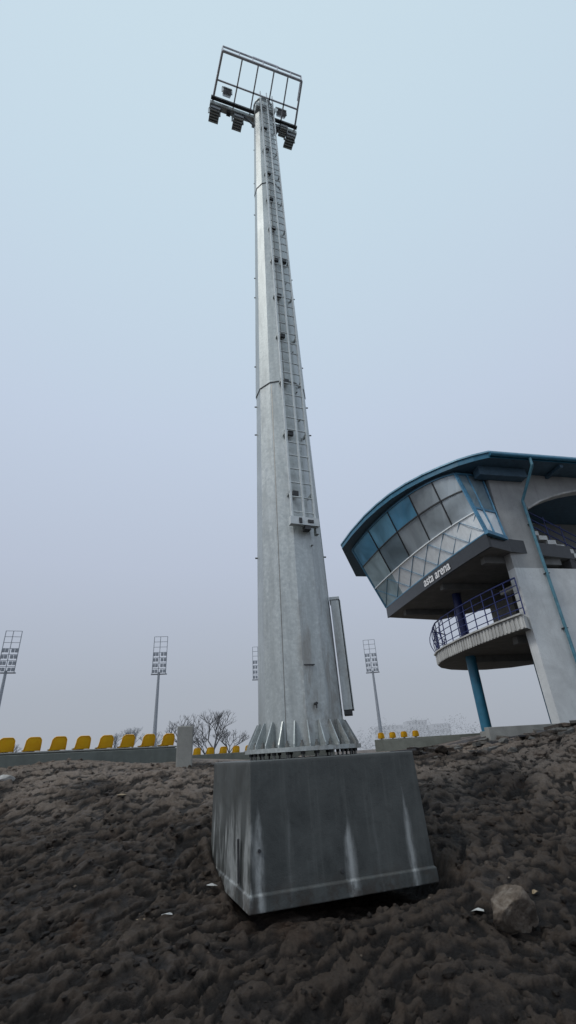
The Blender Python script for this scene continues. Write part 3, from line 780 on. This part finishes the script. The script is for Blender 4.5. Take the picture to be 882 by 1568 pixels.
for i in range(N):
    s_=(px_[i]-BO[0])*BD[0]+(py_[i]-BO[1])*BD[1]; t_=(px_[i]-BO[0])*BN[0]+(py_[i]-BO[1])*BN[1]
    if -.1<s_<2.3 and -.05<t_<2.2: continue
    r_=.007+.045*rs.random()**3.4; 
    mt=m_clod if rs.random()<.96 else (m_rock if r_<.02 else m_clod)
    sx_,sy_,sz_=rs.uniform(.7,1.5),rs.uniform(.7,1.4),rs.uniform(.5,.9)
    cd.add([(px_[i]+v_.x*r_*sx_*rs.uniform(.7,1.25),py_[i]+v_.y*r_*sy_*rs.uniform(.7,1.25),pz_[i]+r_*.15+v_.z*r_*sz_*rs.uniform(.7,1.25)) for v_ in IV],IF,mt,False)
cd.build('soil_clods')
rb=MB(); m_wood=simple('weathered_board',(.07,.058,.048),.85); m_rub=simple('dirty_concrete',(.11,.105,.095),.9,0,.35,8)
for i in range(75):
    x=rs.uniform(2.4,8.0); y=rs.uniform(11.6,13.6); z_=Hz(x,y)
    L=rs.uniform(.2,.8); a_=rs.uniform(0,3.14)
    mt=rs.choice([m_rub,m_wood,m_clod,m_clod,m_intr])
    rb.box((x,y,z_+.03),(L,rs.uniform(.08,.28),rs.uniform(.03,.08)),mt,(math.cos(a_),math.sin(a_),rs.uniform(-.2,.2)),(-math.sin(a_),math.cos(a_),0),(rs.uniform(-.2,.2),rs.uniform(-.2,.2),1))
for i in range(60):
    x=rs.uniform(2.2,8.4);y=rs.uniform(10.5,13.4); ico((x,y,Hz(x,y)+.02),rs.uniform(.05,.16),(1.3,1,.7),i,rs.choice([m_clod,m_clod,m_clod,m_rub]),rb,3,.9,rs.uniform(0,3))
rb.build('rubble')

# ------------------------------------------------------------------ background
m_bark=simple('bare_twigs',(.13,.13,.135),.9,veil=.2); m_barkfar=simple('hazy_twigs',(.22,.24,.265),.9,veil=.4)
def tree(x,y,hgt,spread,seed,mat,depth=6,z=-.6):
    rs=random.Random(seed); b_=MB()
    def br(p,d,L,r,lev):
        q_=p+d*L; b_.tube(p,q_,r,mat,5 if lev>1 else 3,r*.7,caps=False)
        if lev==0: return
        k=rs.choice([2,3,3]) if lev<depth else 4
        for _ in range(k):
            nd=(d+Vector((rs.uniform(-1,1)*spread,rs.uniform(-1,1)*spread,rs.uniform(-.15,.75)))).normalized()
            br(q_,nd,L*rs.uniform(.6,.88),r*.66,lev-1)
    br(Vector((0,0,0)),Vector((0,0,1)),hgt*.24,hgt*.022,depth)
    o=b_.build('bare_tree'); o.location=(x,y,z); return o
tree(-13.8,60,6.4,.95,2,m_bark); tree(-10.4,61,6.6,1.0,5,m_bark); tree(-12,64,4.8,1.1,15,m_bark); tree(-8.9,63,4.6,1.1,33,m_bark); tree(-42,74,5.5,.9,8,m_bark); tree(-31.5,95,7.5,.9,9,m_barkfar); tree(-27,92,6.5,.9,19,m_barkfar)
tree(-47,78,5.5,.9,28,m_bark); tree(-34,96,7,.9,49,m_barkfar)
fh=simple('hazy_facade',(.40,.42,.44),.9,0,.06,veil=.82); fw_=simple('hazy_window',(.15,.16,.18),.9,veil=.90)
def block(mbx,x,y,wd,hh,dp_,floors,bays):
    mbx.box((x,y,hh/2-1),(wd,dp_,hh+2),fh)
    for f_ in range(floors):
        for c_ in range(bays):
            mbx.box((x-wd/2+wd*(c_+.5)/bays,y-dp_/2-.03,hh*(f_+.55)/floors),(wd/bays*.5,.04,hh/floors*.45),fw_)
for (x,wd,hh) in ((42,12,9.5),(55,9,11),(66,8,9)):
    b_=MB(); block(b_,x,250,wd,hh,12,4,6); b_.build('apartment_block')
tg=MB(); rs=random.Random(11)
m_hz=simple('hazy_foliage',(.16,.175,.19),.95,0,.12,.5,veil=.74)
for i in range(6500):
    k=rs.random(); x=rs.uniform(24,78) if k<.75 else rs.uniform(-120,24)
    hmax=(8.6+2.5*math.sin(x*.4)+1.5*math.sin(x*1.3)) if x>24 else 2.6+1.2*math.sin(x*.33)
    z_=hmax*rs.random()**1.2; y=rs.uniform(215,235); r_=rs.uniform(.25,.8)
    a_=Vector((rs.uniform(-1,1),rs.uniform(-1,1),rs.uniform(-1,1)))*r_; c_=Vector((rs.uniform(-1,1),rs.uniform(-1,1),rs.uniform(-1,1)))*r_
    p=Vector((x,y,z_)); tg.add([p,p+a_,p+c_],[(0,1,2)],m_hz)
tg.build('distant_tree_line')
print('verts ground',len(co3))
